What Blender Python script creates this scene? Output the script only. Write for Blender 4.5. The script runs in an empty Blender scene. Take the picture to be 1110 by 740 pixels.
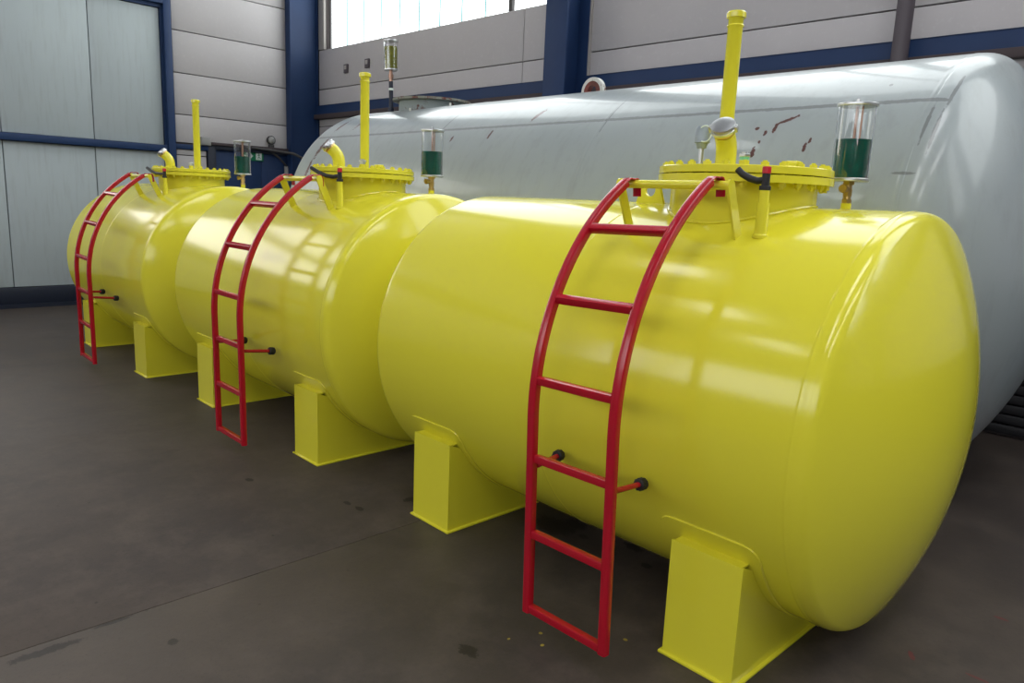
import bpy, bmesh, math, random
from mathutils import Vector, Matrix

scene = bpy.context.scene
COL = scene.collection
random.seed(7)

# ------------------------------------------------------------------ camera
cam_data = bpy.data.cameras.new('camera')
cam_data.sensor_width = 36.0
cam_data.lens = 801.49 / 1110.0 * 36.0
cam_data.clip_start = 0.05
cam_data.clip_end = 200
cam = bpy.data.objects.new('camera', cam_data)
COL.objects.link(cam)
RT = Vector((0.6871195, 0.72532722, 0.04203831))
UP = Vector((-0.16323825, 0.09774041, 0.9817332))
FW = Vector((-0.70796898, 0.68143029, -0.18556049))
M = Matrix((RT, UP, -FW)).transposed().to_4x4()
M.translation = Vector((2.22433563, -2.90642422, 1.62244822))
cam.matrix_world = M
scene.camera = cam

# ------------------------------------------------------------------ light / exposure
world = bpy.data.worlds.new('world')
scene.world = world
world.use_nodes = True
world.node_tree.nodes['Background'].inputs[0].default_value = (0.75, 0.85, 1.0, 1)
world.node_tree.nodes['Background'].inputs[1].default_value = 1.0
WIN_BACK = 4.1      # daylight through the glazing behind the tanks
WIN_FRONT = 3.9     # daylight through the clerestory opposite
WIN_LEFT = 3.8
SKYLIGHT_AND_FILL = 7.5  # rooflight strength, also drives the added fill strips
scene.view_settings.view_transform = 'Standard'
scene.view_settings.look = 'None'
scene.view_settings.exposure = -0.08
scene.view_settings.gamma = 1.0
scene.view_settings.use_curve_mapping = False

# ------------------------------------------------------------------ materials
def srgb(r, g, b):
    f = lambda c: (c / 255 / 12.92) if c / 255 <= 0.04045 else ((c / 255 + 0.055) / 1.055) ** 2.4
    return (f(r), f(g), f(b), 1)

class NT:
    """small helper round a material's node tree"""
    def __init__(s, name):
        s.m = bpy.data.materials.new(name); s.m.use_nodes = True
        s.t = s.m.node_tree; s.b = s.t.nodes['Principled BSDF']
        s.co = s.t.nodes.new('ShaderNodeTexCoord').outputs['Object']
    def n(s, typ, **kw):
        nd = s.t.nodes.new(typ)
        for k, v in kw.items(): setattr(nd, k, v)
        return nd
    def l(s, a, b): s.t.links.new(a, b)
    def noise(s, scale, detail=4, rough=0.55, vec=None, mscale=None):
        v = vec or s.co
        if mscale:
            mp = s.n('ShaderNodeMapping'); mp.inputs['Scale'].default_value = mscale
            s.l(v, mp.inputs['Vector']); v = mp.outputs['Vector']
        nd = s.n('ShaderNodeTexNoise'); nd.inputs['Scale'].default_value = scale
        nd.inputs['Detail'].default_value = detail; nd.inputs['Roughness'].default_value = rough
        s.l(v, nd.inputs['Vector']); return nd.outputs['Fac']
    def ramp(s, fac, stops):
        r = s.n('ShaderNodeValToRGB'); e = r.color_ramp.elements
        e[0].position, e[0].color = stops[0]; e[1].position, e[1].color = stops[-1]
        for p_, c in stops[1:-1]:
            x = e.new(p_); x.color = c
        s.l(fac, r.inputs[0]); return r.outputs[0]
    def mix(s, fac, a, b):
        m = s.n('ShaderNodeMix'); m.data_type = 'RGBA'
        for sock, val in ((m.inputs[0], fac), (m.inputs[6], a), (m.inputs[7], b)):
            if hasattr(val, 'is_linked'): s.l(val, sock)
            else: sock.default_value = val
        return m.outputs[2]
    def math(s, op, a, b=None, clamp=False):
        m = s.n('ShaderNodeMath'); m.operation = op; m.use_clamp = clamp
        for i, v in enumerate((a, b)):
            if v is None: continue
            if hasattr(v, 'is_linked'): s.l(v, m.inputs[i])
            else: m.inputs[i].default_value = v
        return m.outputs[0]
    def bump(s, h, strength, dist=0.01):
        b = s.n('ShaderNodeBump'); b.inputs['Strength'].default_value = strength
        b.inputs['Distance'].default_value = dist
        s.l(h, b.inputs['Height']); s.l(b.outputs['Normal'], s.b.inputs['Normal'])
    def dot(s, v, axis):
        d = s.n('ShaderNodeVectorMath'); d.operation = 'DOT_PRODUCT'
        s.l(v, d.inputs[0]); d.inputs[1].default_value = axis; return d.outputs['Value']
    def spots(s, lst, noise_fac, amt=1.2):
        """mask of ragged worn patches: (centre, axis_a, len_a, axis_b, len_b)"""
        out = None
        nz = s.math('MULTIPLY', s.math('SUBTRACT', noise_fac, 0.5), amt)
        for c, a, la, b, lb in lst:
            sub = s.n('ShaderNodeVectorMath'); sub.operation = 'SUBTRACT'
            s.l(s.co, sub.inputs[0]); sub.inputs[1].default_value = c
            a = Vector(a).normalized() / la; b = Vector(b).normalized() / lb
            x = s.dot(sub.outputs[0], a); y = s.dot(sub.outputs[0], b)
            d = s.math('SQRT', s.math('ADD', s.math('MULTIPLY', x, x), s.math('MULTIPLY', y, y)))
            d = s.math('ADD', d, nz)
            mk = s.math('MULTIPLY', s.math('SUBTRACT', 1.05, d), 5.0, clamp=True)
            out = mk if out is None else s.math('MAXIMUM', out, mk)
        return out

def plain(name, col, rough=0.5, metal=0.0, coat=0.0, bump=None):
    t = NT(name); t.b.inputs['Base Color'].default_value = col
    t.b.inputs['Roughness'].default_value = rough; t.b.inputs['Metallic'].default_value = metal
    t.b.inputs['Coat Weight'].default_value = coat; t.b.inputs['Coat Roughness'].default_value = 0.08
    n = t.noise(bump[0] if bump else 40, 2)
    c = t.mix(t.math('MULTIPLY', n, 0.18), col, (col[0] * .7, col[1] * .7, col[2] * .7, 1))
    t.l(c, t.b.inputs['Base Color'])
    if bump: t.bump(n, bump[1], bump[2])
    return t.m

def paint_yellow():
    t = NT('yellow_paint')
    n = t.noise(1.6, 3)
    c = t.mix(n, (0.755, 0.695, 0.042, 1), (0.715, 0.655, 0.038, 1))
    t.l(c, t.b.inputs['Base Color'])
    t.b.inputs['Roughness'].default_value = 0.16
    t.b.inputs['Coat Weight'].default_value = 0.15; t.b.inputs['Coat Roughness'].default_value = 0.08
    w = t.noise(2.2, 2, 0.5, mscale=(3.0, 1, 1))
    o = t.noise(140, 2)
    h = t.math('ADD', w, t.math('MULTIPLY', o, 0.012))
    t.bump(h, 0.014, 0.02)
    return t.m

def paint_red():
    t = NT('red_paint')
    n = t.noise(9, 3)
    t.l(t.mix(n, (0.44, 0.004, 0.018, 1), (0.37, 0.003, 0.014, 1)), t.b.inputs['Base Color'])
    t.b.inputs['Roughness'].default_value = 0.25; t.b.inputs['Coat Weight'].default_value = 0.15
    t.bump(t.noise(60, 2), 0.1, 0.003)
    return t.m

def paint_grey_tank():
    t = NT('weathered_grey_paint')
    n = t.noise(1.3, 5); n2 = t.noise(9, 6, 0.65, mscale=(1.4, 1, 0.25))
    c = t.mix(n, srgb(160, 168, 169), srgb(144, 153, 156))
    c = t.mix(t.math('MULTIPLY', t.ramp(n2, [(0.5, (0, 0, 0, 1)), (0.75, (1, 1, 1, 1))]), 0.22), c, srgb(112, 112, 108))
    fine = t.noise(24, 5, 0.7)
    Y = (0, 1, 0); X = (1, 0, 0); Z = (0, 0, 1); D1 = (1, 0.6, 0.8); D2 = (-0.8, 0.35, 0.7)
    rust = [((0.21, 1.03, 2.12), (.8, .5, .45), 0.065, (-.5, .6, .6), 0.012), ((0.165, 0.995, 2.075), (0.1, .5, 1), 0.035, X, 0.010),
            ((0.06, 1.00, 2.08), X, 0.014, Z, 0.010), ((0.12, 0.98, 2.05), Z, 0.016, X, 0.010), ((0.11, 0.94, 2.00), X, .008, Z, .010),
            ((0.095, 0.90, 1.94), (.1, .2, 1), 0.035, X, 0.013), ((0.38, 0.92, 1.965), (.4, 0, 1), 0.022, X, 0.011),
            ((0.395, 0.94, 2.00), Z, 0.016, X, 0.009), ((0.27, 0.81, 1.73), Z, 0.035, X, 0.009),
            ((-1.85, 1.19, 2.27), (.25, .7, .6), 0.075, (1, -.2, -.2), 0.022), ((-2.22, 1.04, 2.13), (.5, .5, .8), 0.04, X, 0.012),
            ((-2.67, 1.02, 2.11), (.4, .4, .8), 0.03, X, 0.012), ((-4.16, 1.42, 2.41), X, 0.09, Y, 0.022),
            ((-4.75, 1.00, 2.08), (0, .5, .8), 0.15, X, 0.025), ((-4.77, 0.86, 1.82), (0, .2, .9), 0.15, X, 0.025),
            ((-4.78, 1.26, 2.32), (0, .8, .5), 0.11, X, 0.025), ((-4.44, 1.29, 2.34), (.6, .7, .5), 0.11, X, 0.022),
            ((-4.62, 1.55, 2.45), (.3, 1, .3), 0.12, X, 0.025)]
    dark = [((0.98, 1.17, 2.25), (0, .8, .6), 0.14, X, 0.008), ((0.975, 0.97, 2.03), (0, .5, .9), 0.13, X, 0.008),
            ((0.93, 0.99, 2.07), (.1, .6, .8), 0.13, X, 0.008), ((0.90, 0.86, 1.83), (.8, .2, .3), 0.05, Z, 0.008),
            ((1.12, 1.10, 2.19), Z, 0.014, Y, 0.014), ((-1.1, 1.14, 2.23), (.2, .6, .6), .2, X, .006),
            ((0.66, 1.22, 2.29), X, .012, Y, .012), ((-2.9, 1.15, 2.24), (.2, .7, .7), .25, X, .007)]
    mr = t.spots(rust, t.noise(48, 5, 0.7), 2.6); md = t.spots(dark, fine, 1.6)
    rc = t.mix(t.noise(40, 3), srgb(98, 46, 34), srgb(58, 36, 34))
    c = t.mix(t.math('MULTIPLY', md, 0.6), c, srgb(84, 84, 84))
    c = t.mix(mr, c, rc)
    t.l(c, t.b.inputs['Base Color'])
    t.b.inputs['Coat Weight'].default_value = 0.35; t.b.inputs['Coat Roughness'].default_value = 0.07
    r = t.math('ADD', t.math('MULTIPLY', n2, 0.15), 0.26)
    t.l(r, t.b.inputs['Roughness'])
    t.bump(t.noise(1.8, 2), 0.03, 0.02)
    return t.m

def rusty(name, base, lo=0.56):
    t = NT(name); n = t.noise(14, 6, 0.7)
    c = t.mix(t.ramp(n, [(lo, (0, 0, 0, 1)), (lo + 0.08, (1, 1, 1, 1))]), base, srgb(92, 44, 34))
    t.l(c, t.b.inputs['Base Color']); t.b.inputs['Roughness'].default_value = 0.6
    t.bump(n, 0.3, 0.005); return t.m

def concrete_panel():
    t = NT('concrete_wall_panel')
    n = t.noise(1.1, 6, 0.6); f = t.noise(18, 5, 0.7)
    c = t.mix(n, srgb(192, 188, 189), srgb(176, 172, 173))
    c = t.mix(t.math('MULTIPLY', t.ramp(f, [(0.55, (0, 0, 0, 1)), (0.75, (1, 1, 1, 1))]), 0.35), c, srgb(208, 206, 206))
    t.l(c, t.b.inputs['Base Color']); t.b.inputs['Roughness'].default_value = 0.85
    t.bump(f, 0.25, 0.004); return t.m

def gate_panel():
    t = NT('gate_panel_paint')
    n = t.noise(0.9, 5); s_ = t.noise(7, 4, 0.6, mscale=(3, 3, 0.25))
    c = t.mix(n, srgb(178, 188, 190), srgb(164, 173, 176))
    c = t.mix(t.math('MULTIPLY', t.ramp(s_, [(0.5, (0, 0, 0, 1)), (0.8, (1, 1, 1, 1))]), 0.45), c, srgb(146, 148, 148))
    t.l(c, t.b.inputs['Base Color']); t.b.inputs['Roughness'].default_value = 0.6
    return t.m

def floor_mat():
    t = NT('worn_concrete_floor')
    n = t.noise(0.55, 6, 0.7); f = t.noise(3.5, 8, 0.72); g = t.noise(60, 4, 0.7); k = t.noise(1.6, 7, 0.75, mscale=(1, .5, 1))
    c = t.mix(t.ramp(n, [(0.35, (0, 0, 0, 1)), (0.65, (1, 1, 1, 1))]), srgb(76, 67, 60), srgb(58, 52, 50))
    c = t.mix(t.math('MULTIPLY', t.ramp(f, [(0.46, (0, 0, 0, 1)), (0.66, (1, 1, 1, 1))]), 0.45), c, srgb(94, 84, 76))
    c = t.mix(t.math('MULTIPLY', t.ramp(k, [(0.52, (0, 0, 0, 1)), (0.68, (1, 1, 1, 1))]), 0.45), c, srgb(48, 41, 38))
    c = t.mix(t.math('MULTIPLY', t.ramp(g, [(0.55, (0, 0, 0, 1)), (0.75, (1, 1, 1, 1))]), 0.4), c, srgb(44, 39, 36))
    vo = t.n('ShaderNodeTexVoronoi'); vo.inputs['Scale'].default_value = 5.0; t.l(t.co, vo.inputs['Vector'])
    sp = t.math('LESS_THAN', t.math('ADD', vo.outputs['Distance'], t.math('MULTIPLY', g, 0.1)), 0.085)
    c = t.mix(t.math('MULTIPLY', sp, 0.5), c, srgb(36, 32, 30))
    X = (1, 0, 0); Y = (0, 1, 0)
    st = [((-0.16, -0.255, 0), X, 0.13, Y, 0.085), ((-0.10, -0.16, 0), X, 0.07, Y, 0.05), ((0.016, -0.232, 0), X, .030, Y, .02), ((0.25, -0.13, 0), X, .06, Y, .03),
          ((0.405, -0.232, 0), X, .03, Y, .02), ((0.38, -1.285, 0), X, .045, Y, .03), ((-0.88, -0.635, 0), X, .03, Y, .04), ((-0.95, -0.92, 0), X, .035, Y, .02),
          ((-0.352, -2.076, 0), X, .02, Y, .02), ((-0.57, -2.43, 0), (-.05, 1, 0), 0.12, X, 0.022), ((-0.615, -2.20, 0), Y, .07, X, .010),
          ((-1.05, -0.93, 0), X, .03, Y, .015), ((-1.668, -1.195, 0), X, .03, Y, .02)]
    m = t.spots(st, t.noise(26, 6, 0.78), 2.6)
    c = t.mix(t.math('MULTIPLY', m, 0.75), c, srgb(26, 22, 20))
    sy = [((0.471, -1.0, 0), X, .008, Y, .008), ((0.53, -1.051, 0), X, .007, Y, .009), ((0.589, -0.925, 0), X, .008, Y, .007),
          ((0.709, -0.78, 0), X, .010, Y, .008), ((0.42, -1.12, 0), X, .005, Y, .007)]
    c = t.mix(t.math('MULTIPLY', t.spots(sy, g, .4), 0.7), c, srgb(170, 150, 50))
    rd = [((1.475, -0.017, 0), (.6, -1, 0), .035, (1, .6, 0), .010), ((1.63, 0.567, 0), X, .03, Y, .010), ((1.687, 0.022, 0), X, .04, Y, .008)]
    c = t.mix(t.math('MULTIPLY', t.spots(rd, g, 1.2), 0.5), c, srgb(110, 30, 36))
    t.l(c, t.b.inputs['Base Color'])
    t.l(t.math('ADD', t.math('MULTIPLY', f, 0.25), 0.42), t.b.inputs['Roughness'])
    t.b.inputs['Specular IOR Level'].default_value = 0.3
    t.bump(t.math('ADD', f, t.math('MULTIPLY', g, .4)), 0.12, 0.01)
    return t.m

def blue_steel():
    t = NT('blue_steel_paint')
    n = t.noise(3, 5, 0.6)
    t.l(t.mix(n, srgb(32, 58, 98), srgb(26, 46, 82)), t.b.inputs['Base Color'])
    t.b.inputs['Roughness'].default_value = 0.5; t.b.inputs['Specular IOR Level'].default_value = 0.3
    t.bump(t.noise(50, 3), 0.1, 0.003); return t.m

def emitter(name, col, strength):
    m = bpy.data.materials.new(name); m.use_nodes = True; t = m.node_tree
    t.nodes.clear(); e = t.nodes.new('ShaderNodeEmission'); o = t.nodes.new('ShaderNodeOutputMaterial')
    e.inputs[0].default_value = col; e.inputs[1].default_value = strength
    t.links.new(e.outputs[0], o.inputs[0]); return m

def glass(name, col, rough=0.02, ior=1.45):
    t = NT(name); t.b.inputs['Base Color'].default_value = col
    t.b.inputs['Transmission Weight'].default_value = 1.0
    t.b.inputs['Roughness'].default_value = rough; t.b.inputs['IOR'].default_value = ior
    return t.m

Y_ = paint_yellow(); RED = paint_red(); GREY = paint_grey_tank(); CONC = concrete_panel(); GATE = gate_panel()
FLOOR = floor_mat(); BLUE = blue_steel()
DKBLUE = plain('dark_blue_plinth', srgb(22, 30, 48), 0.5)
BLACKCLAD = plain('shaded_cladding', srgb(20, 20, 24), 0.6)  # wall foot lies in shade; that darkness is put into this colour
STEEL = plain('galvanised_steel', (0.62, 0.63, 0.64, 1), 0.32, 0.9)
ZINC = plain('grey_cast_fitting', srgb(150, 160, 170), 0.45, 0.3)
BRASS = plain('brass', (0.66, 0.46, 0.20, 1), 0.3, 0.85)
COPPER = plain('copper_tube', (0.45, 0.27, 0.2, 1), 0.35, 0.8)
RUBBER = plain('black_rubber', (0.010, 0.010, 0.011, 1), 0.6)
REDPL = plain('red_plastic', (0.55, 0.006, 0.02, 1), 0.35)
JOINT = plain('joint_filler', srgb(74, 68, 68), 0.9)
PALE = plain('pale_frame', srgb(165, 160, 156), 0.7, bump=(20, .4, .01))
BROWN = plain('brown_grey_pipe', srgb(82, 74, 80), 0.55)
BEAMDARK = plain('dark_brown_ledge', srgb(70, 60, 62), 0.8)  # dark brownish strip under the rail, also the cable tray
CABLE = plain('grey_cable', srgb(60, 58, 60), 0.6)
BOXG = plain('grey_plastic', srgb(150, 150, 148), 0.6)
GREEN = plain('sign_green', srgb(10, 120, 80), 0.5)
WHITE = plain('sign_white', srgb(215, 225, 220), 0.5)
CEIL = plain('roof_sheet', srgb(120, 122, 126), 0.8)
ROOM = plain('hall_wall', srgb(84, 82, 82), 0.85)
FRAME = plain('dark_window_frame', srgb(70, 66, 66), 0.6)
PANE_B = emitter('daylit_glazing', (0.95, 1.0, 1.0, 1), WIN_BACK)
EDGE = emitter('daylit_glass_edge', (0.45, 0.88, 0.88, 1), 0.9)
PANE_F = emitter('daylit_clerestory', (0.97, 0.98, 1.0, 1), WIN_FRONT)
PANE_L = emitter('daylit_gable_glass', (1.0, 0.97, 0.93, 1), WIN_LEFT)
PANE_S = emitter('rooflight_and_fill_pane', (0.97, 0.98, 1.0, 1), SKYLIGHT_AND_FILL)
GLS = glass('clear_cylinder', (0.97, 0.98, 0.98, 1))
LIQ = plain('green_fluid', (0.0, 0.11, 0.075, 1), 0.12, coat=0.5)
LIQ_Y = plain('yellow_green_fluid', (0.24, 0.24, 0.02, 1), 0.2, coat=0.5)
AQUA = plain('aqua_gasket', srgb(120, 200, 165), 0.5)

# ------------------------------------------------------------------ mesh helpers
def T(x=0, y=0, z=0): return Matrix.Translation((x, y, z))
def Rm(a, ax): return Matrix.Rotation(a, 4, ax)

def link(name, me, mat, parent=None):
    me.materials.append(mat)
    o = bpy.data.objects.new(name, me); COL.objects.link(o)
    if parent: o.parent = parent
    return o

def finish(name, bm, mat, parent=None, ang=35):
    bmesh.ops.recalc_face_normals(bm, faces=bm.faces)
    for f in bm.faces: f.smooth = True
    lim = math.radians(ang)
    for e in bm.edges:
        if len(e.link_faces) == 2:
            if e.calc_face_angle(0) > lim: e.smooth = False
    me = bpy.data.meshes.new(name); bm.to_mesh(me); bm.free()
    return link(name, me, mat, parent)

def box(bm, x0, x1, y0, y1, z0, z1, mtx=None, bev=0.0):
    vs = [bm.verts.new(v) for v in ((x0, y0, z0), (x1, y0, z0), (x1, y1, z0), (x0, y1, z0), (x0, y0, z1), (x1, y0, z1), (x1, y1, z1), (x0, y1, z1))]
    fs = [bm.faces.new([vs[i] for i in f]) for f in ((3, 2, 1, 0), (4, 5, 6, 7), (0, 1, 5, 4), (1, 2, 6, 5), (2, 3, 7, 6), (3, 0, 4, 7))]
    if bev:
        r = bmesh.ops.bevel(bm, geom=list({e for f in fs for e in f.edges}), offset=bev, segments=2, affect='EDGES', profile=0.5)
        vs = list({v for f in r['faces'] for v in f.verts} | {v for v in vs if v.is_valid})
    if mtx: bmesh.ops.transform(bm, matrix=mtx, verts=[v for v in vs if v.is_valid])

def lathe(bm, prof, seg=24, mtx=None, closed=False):
    """prof: (r, h) round the local Z axis"""
    rings = []; vs = []
    for r, h in prof:
        if r < 1e-6: ring = [bm.verts.new((0, 0, h))]
        else: ring = [bm.verts.new((r * math.cos(2 * math.pi * k / seg), r * math.sin(2 * math.pi * k / seg), h)) for k in range(seg)]
        rings.append(ring); vs += ring
    pairs = list(zip(rings, rings[1:])) + ([(rings[-1], rings[0])] if closed else [])
    for a, b in pairs:
        if len(a) == 1 and len(b) == 1: continue
        for k in range(seg):
            k2 = (k + 1) % seg
            if len(a) == 1: bm.faces.new((a[0], b[k], b[k2]))
            elif len(b) == 1: bm.faces.new((a[k], a[k2], b[0]))
            else: bm.faces.new((a[k], a[k2], b[k2], b[k]))
    if mtx: bmesh.ops.transform(bm, matrix=mtx, verts=vs)

def cyl(bm, r, h0, h1, seg=20, mtx=None, bev=0.0):
    p = [(0, h0), (r - bev, h0)] + ([(r, h0 + bev), (r, h1 - bev)] if bev else []) + [(r - bev, h1), (0, h1)]
    if not bev: p = [(0, h0), (r, h0), (r, h1), (0, h1)]
    lathe(bm, p, seg, mtx)

def sweep(bm, pts, section, up_hint=Vector((0, 0, 1)), closed_ends=True):
    """sweep a closed 2-D section along points; section (a,b): a along side, b along normal"""
    pts = [Vector(p) for p in pts]; rings = []
    nrm = None
    for i, p in enumerate(pts):
        t = (pts[min(i + 1, len(pts) - 1)] - pts[max(i - 1, 0)]).normalized()
        if nrm is None:
            side = t.cross(up_hint)
            if side.length < 1e-4: side = t.cross(Vector((1, 0, 0)))
            side.normalize(); nrm = side.cross(t).normalized()
        else:
            nrm = (nrm - t * nrm.dot(t)).normalized(); side = t.cross(nrm).normalized()
        rings.append([bm.verts.new(p + side * a + nrm * b) for a, b in section])
    n = len(section)
    for A, B in zip(rings, rings[1:]):
        for k in range(n): bm.faces.new((A[k], A[(k + 1) % n], B[(k + 1) % n], B[k]))
    if closed_ends:
        bm.faces.new(rings[0][::-1]); bm.faces.new(rings[-1])

def circ(r, n=12): return [(r * math.cos(2 * math.pi * k / n), r * math.sin(2 * math.pi * k / n)) for k in range(n)]
def rsq(w, h, c):
    out = []
    for sx, sy, a0 in ((1, 1, 0), (-1, 1, 90), (-1, -1, 180), (1, -1, 270)):
        for a in (0, 45, 90):
            an = math.radians(a0 + a)
            out.append((sx * (w / 2 - c) + c * math.cos(an), sy * (h / 2 - c) + c * math.sin(an)))
    return out

def empty(name, loc, rz=0, ry=0):
    o = bpy.data.objects.new(name, None); COL.objects.link(o)
    o.location = loc; o.rotation_euler = (0, ry, rz); o.empty_display_size = 0.2
    return o

def tag(o, label=None, cat=None, group=None, kind=None):
    if label: o['label'] = label
    if cat: o['category'] = cat
    if group: o['group'] = group
    if kind: o['kind'] = kind
    return o

def copy_tree(o, parent=None):
    c = o.copy(); COL.objects.link(c); c.parent = parent
    for ch in [k for k in bpy.data.objects if k.parent == o]:
        copy_tree(ch, c)
    return c

# ------------------------------------------------------------------ the setting
# floor: concrete slabs with a narrow joint
fl = bmesh.new(); box(fl, -9.6, 14.2, -11.4, 4.4, -0.30, -0.10)
floor = tag(finish('floor', fl, JOINT), kind='structure')
for x0, x1 in ((-9.6, -0.632), (-0.628, 8.4), (8.404, 14.2)):
    for y0, y1 in ((-11.4, -4.004), (-3.996, 4.4)):
        b = bmesh.new(); box(b, x0, x1, y0, y1, -0.099, 0.0, bev=0.0015)
        finish('floor_slab', b, FLOOR, floor)

KB = Vector((-9.1735, 3.3821, 0)); ANG = math.radians(1.671)

# back wall: local x runs along the wall, local -y faces the hall
WL = 23.0
bm = bmesh.new(); box(bm, -0.5, WL, 0.03, 0.25, 0, 3.87); box(bm, -0.5, WL, 0.03, 0.25, 10.0, 10.2)
for x0, x1 in ((-0.5, 0.31), (5.12, 5.95), (10.74, 11.6), (16.4, 17.2), (22, WL)): box(bm, x0, x1, 0.03, 0.25, 3.87, 10.0)
wall_back = tag(finish('wall_back', bm, JOINT), kind='structure')
wall_back.location = KB; wall_back.rotation_euler = (0, 0, ANG)
cols = [-0.05, 5.57, 11.19, 16.81, 22.43]
def panel(parent, x0, x1, z0, z1, y0, y1, mat=CONC, name='wall_panel', g=0.006, bev=0.004):
    b = bmesh.new(); box(b, x0 + g, x1 - g, y0, y1, z0 + g, z1 - g, bev=bev); return finish(name, b, mat, parent)
zj = [0.98, 1.55, 2.12, 2.69, 3.265]
for i in range(4):
    a, c = cols[i] + 0.16, cols[i + 1] - 0.16
    split = [a, c]
    if i == 0: split = [a, 4.702, c]
    if i >= 2: split = [a, a + 2.6, c]
    for x0, x1 in zip(split, split[1:]):
        for z0, z1 in zip(zj, zj[1:]): panel(wall_back, x0, x1, z0, z1, 0.0, 0.05)
        panel(wall_back, x0, x1, 3.265, 3.87, 0.0, 0.05)
    # ribbed cladding at the foot of the wall, its shade put into the black
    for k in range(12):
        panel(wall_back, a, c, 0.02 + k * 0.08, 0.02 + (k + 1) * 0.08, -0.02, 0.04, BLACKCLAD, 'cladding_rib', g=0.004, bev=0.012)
for i in range(1, 4):
    b = bmesh.new(); box(b, cols[i] + 0.145, cols[i] + 0.175, -0.03, 0.03, 0.98, 9.4, bev=0.004)
    finish('joint_strip', b, PALE, wall_back)

# glazing bands: vertical glass strips between the columns
def window_band(name, parent_loc, rz, x0, x1, z0, z1, y, pane, pitch=0.455, mull=None, side=-1):
    w = bmesh.new(); f = 0.035
    box(w, x0, x1, y - 0.03, y + 0.05, z0 - f, z0); box(w, x0, x1, y - 0.03, y + 0.05, z1, z1 + f)
    box(w, x0 - f, x0, y - 0.03, y + 0.05, z0 - f, z1 + f); box(w, x1, x1 + f, y - 0.03, y + 0.05, z0 - f, z1 + f)
    o = tag(finish(name, w, FRAME), kind='structure'); o.location = parent_loc; o.rotation_euler = (0, 0, rz)
    ms = mull or []
    for m in ms:
        b = bmesh.new(); box(b, m - 0.03, m + 0.03, y - 0.04, y + 0.04, z0, z1, bev=0.004); finish('mullion', b, FRAME, o)
    edges = [x0] + ms + [x1]
    meshes = {}
    for a, c in zip(edges, edges[1:]):
        a2 = a + (0.03 if a in ms else 0); c2 = c - (0.03 if c in ms else 0)
        n = max(1, round((c2 - a2) / pitch)); st = (c2 - a2) / n
        for k in range(n):
            b = bmesh.new(); box(b, a2 + k * st + 0.011, a2 + (k + 1) * st - 0.011, y, y + 0.02, z0, z1)
            finish('glass_pane', b, pane, o)
            if side > 0 and k:
                b = bmesh.new(); box(b, a2 + k * st - 0.0135, a2 + k * st + 0.0135, y - 0.006, y + 0.02, z0, z1)
                finish('glass_edge', b, EDGE, o)
    return o
window_band('window_1', KB, ANG, 0.33, 5.12 - .02, 3.885, 9.96, 0.10, PANE_B, mull=[4.39], side=1)
window_band('window_2', KB, ANG, 5.97, 10.72, 3.885, 9.96, 0.10, PANE_B, mull=[8.3], side=1)
window_band('window_3', KB, ANG, 11.62, 16.38, 3.885, 9.96, 0.10, PANE_B, mull=[14.0])
window_band('window_4', KB, ANG, 17.22, 21.98, 3.885, 9.96, 0.10, PANE_B, mull=[19.6])
# rough pale reveal left of the glazing
b = bmesh.new(); box(b, 0.13, 0.29, -0.02, 0.06, 3.87, 9.4, bev=0.01)
tag(finish('trim_1', b, PALE), kind='structure').location = KB; bpy.data.objects['trim_1'].rotation_euler = (0, 0, ANG)

# steel columns (H sections) and the rail between them
n_trim = [1]
def trim(bm, mat, loc=KB, rz=ANG):
    n_trim[0] += 1
    o = tag(finish('trim_%d' % n_trim[0], bm, mat), kind='structure'); o.location = loc; o.rotation_euler = (0, 0, rz); return o
for c in cols:
    b = bmesh.new()
    if c < 0:
        box(b, 0.005, 0.155, -0.53, -0.505, 0, 9.9, bev=0.003); box(b, 0.06, 0.076, -0.506, -0.02, 0, 9.9)
        box(b, 0.005, 0.113, -0.035, -0.01, 0, 9.9, bev=0.003); trim(b, BLUE); continue
    box(b, c - 0.155, c + 0.155, -0.40, -0.375, 0, 9.9, bev=0.003)
    box(b, c - 0.155, c + 0.155, -0.035, -0.01, 0, 9.9, bev=0.003)
    box(b, c - 0.008, c + 0.008, -0.376, -0.034, 0, 9.9)
    box(b, c - 0.2, c + 0.2, -0.42, -0.01, 0, 0.03)
    trim(b, BLUE)
for i in range(4):
    a, c = cols[i] + 0.16, cols[i + 1] - 0.16
    b = bmesh.new(); box(b, a, c, -0.06, -0.045, 2.872, 3.012); box(b, a, c, -0.06, 0.0, 3.0, 3.012); trim(b, BLUE)
    b = bmesh.new(); box(b, a, c, -0.10, 0.0, 2.80, 2.870, bev=0.004); trim(b, BEAMDARK)

# left wall: local x runs away from the corner towards the camera side, local +y faces the hall
KL = Vector((-9.1678, 3.1872, 0)); ANL = math.atan2(-0.99957, 0.02916)
bm = bmesh.new()
box(bm, -0.4, 2.08, -0.25, -0.03, 0, 4.4); box(bm, 2.08, 14.6, -0.25, -0.14, 0, 4.4); box(bm, -0.4, 14.6, -0.25, -0.03, 6.6, 10.2)
box(bm, -0.4, 4.36, -0.25, -0.03, 4.4, 6.6); box(bm, 4.36, 9.7, -0.25, -0.03, 5.44, 6.6); box(bm, 7.44, 9.7, -0.25, -0.03, 4.4, 5.44); box(bm, 9.7, 14.6, -0.25, -0.03, 4.4, 6.6)
box(bm, 8.45, 14.6, -0.139, -0.03, 0, 4.4); box(bm, 2.08, 8.45, -0.139, -0.03, 4.2, 4.4)
wall_left = tag(finish('wall_left', bm, JOINT), kind='structure')
wall_left.location = KL; wall_left.rotation_euler = (0, 0, ANL)
zl = [0.0, 0.376, 0.946, 1.516, 2.086, 2.656, 3.226, 3.797, 4.4]
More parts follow.
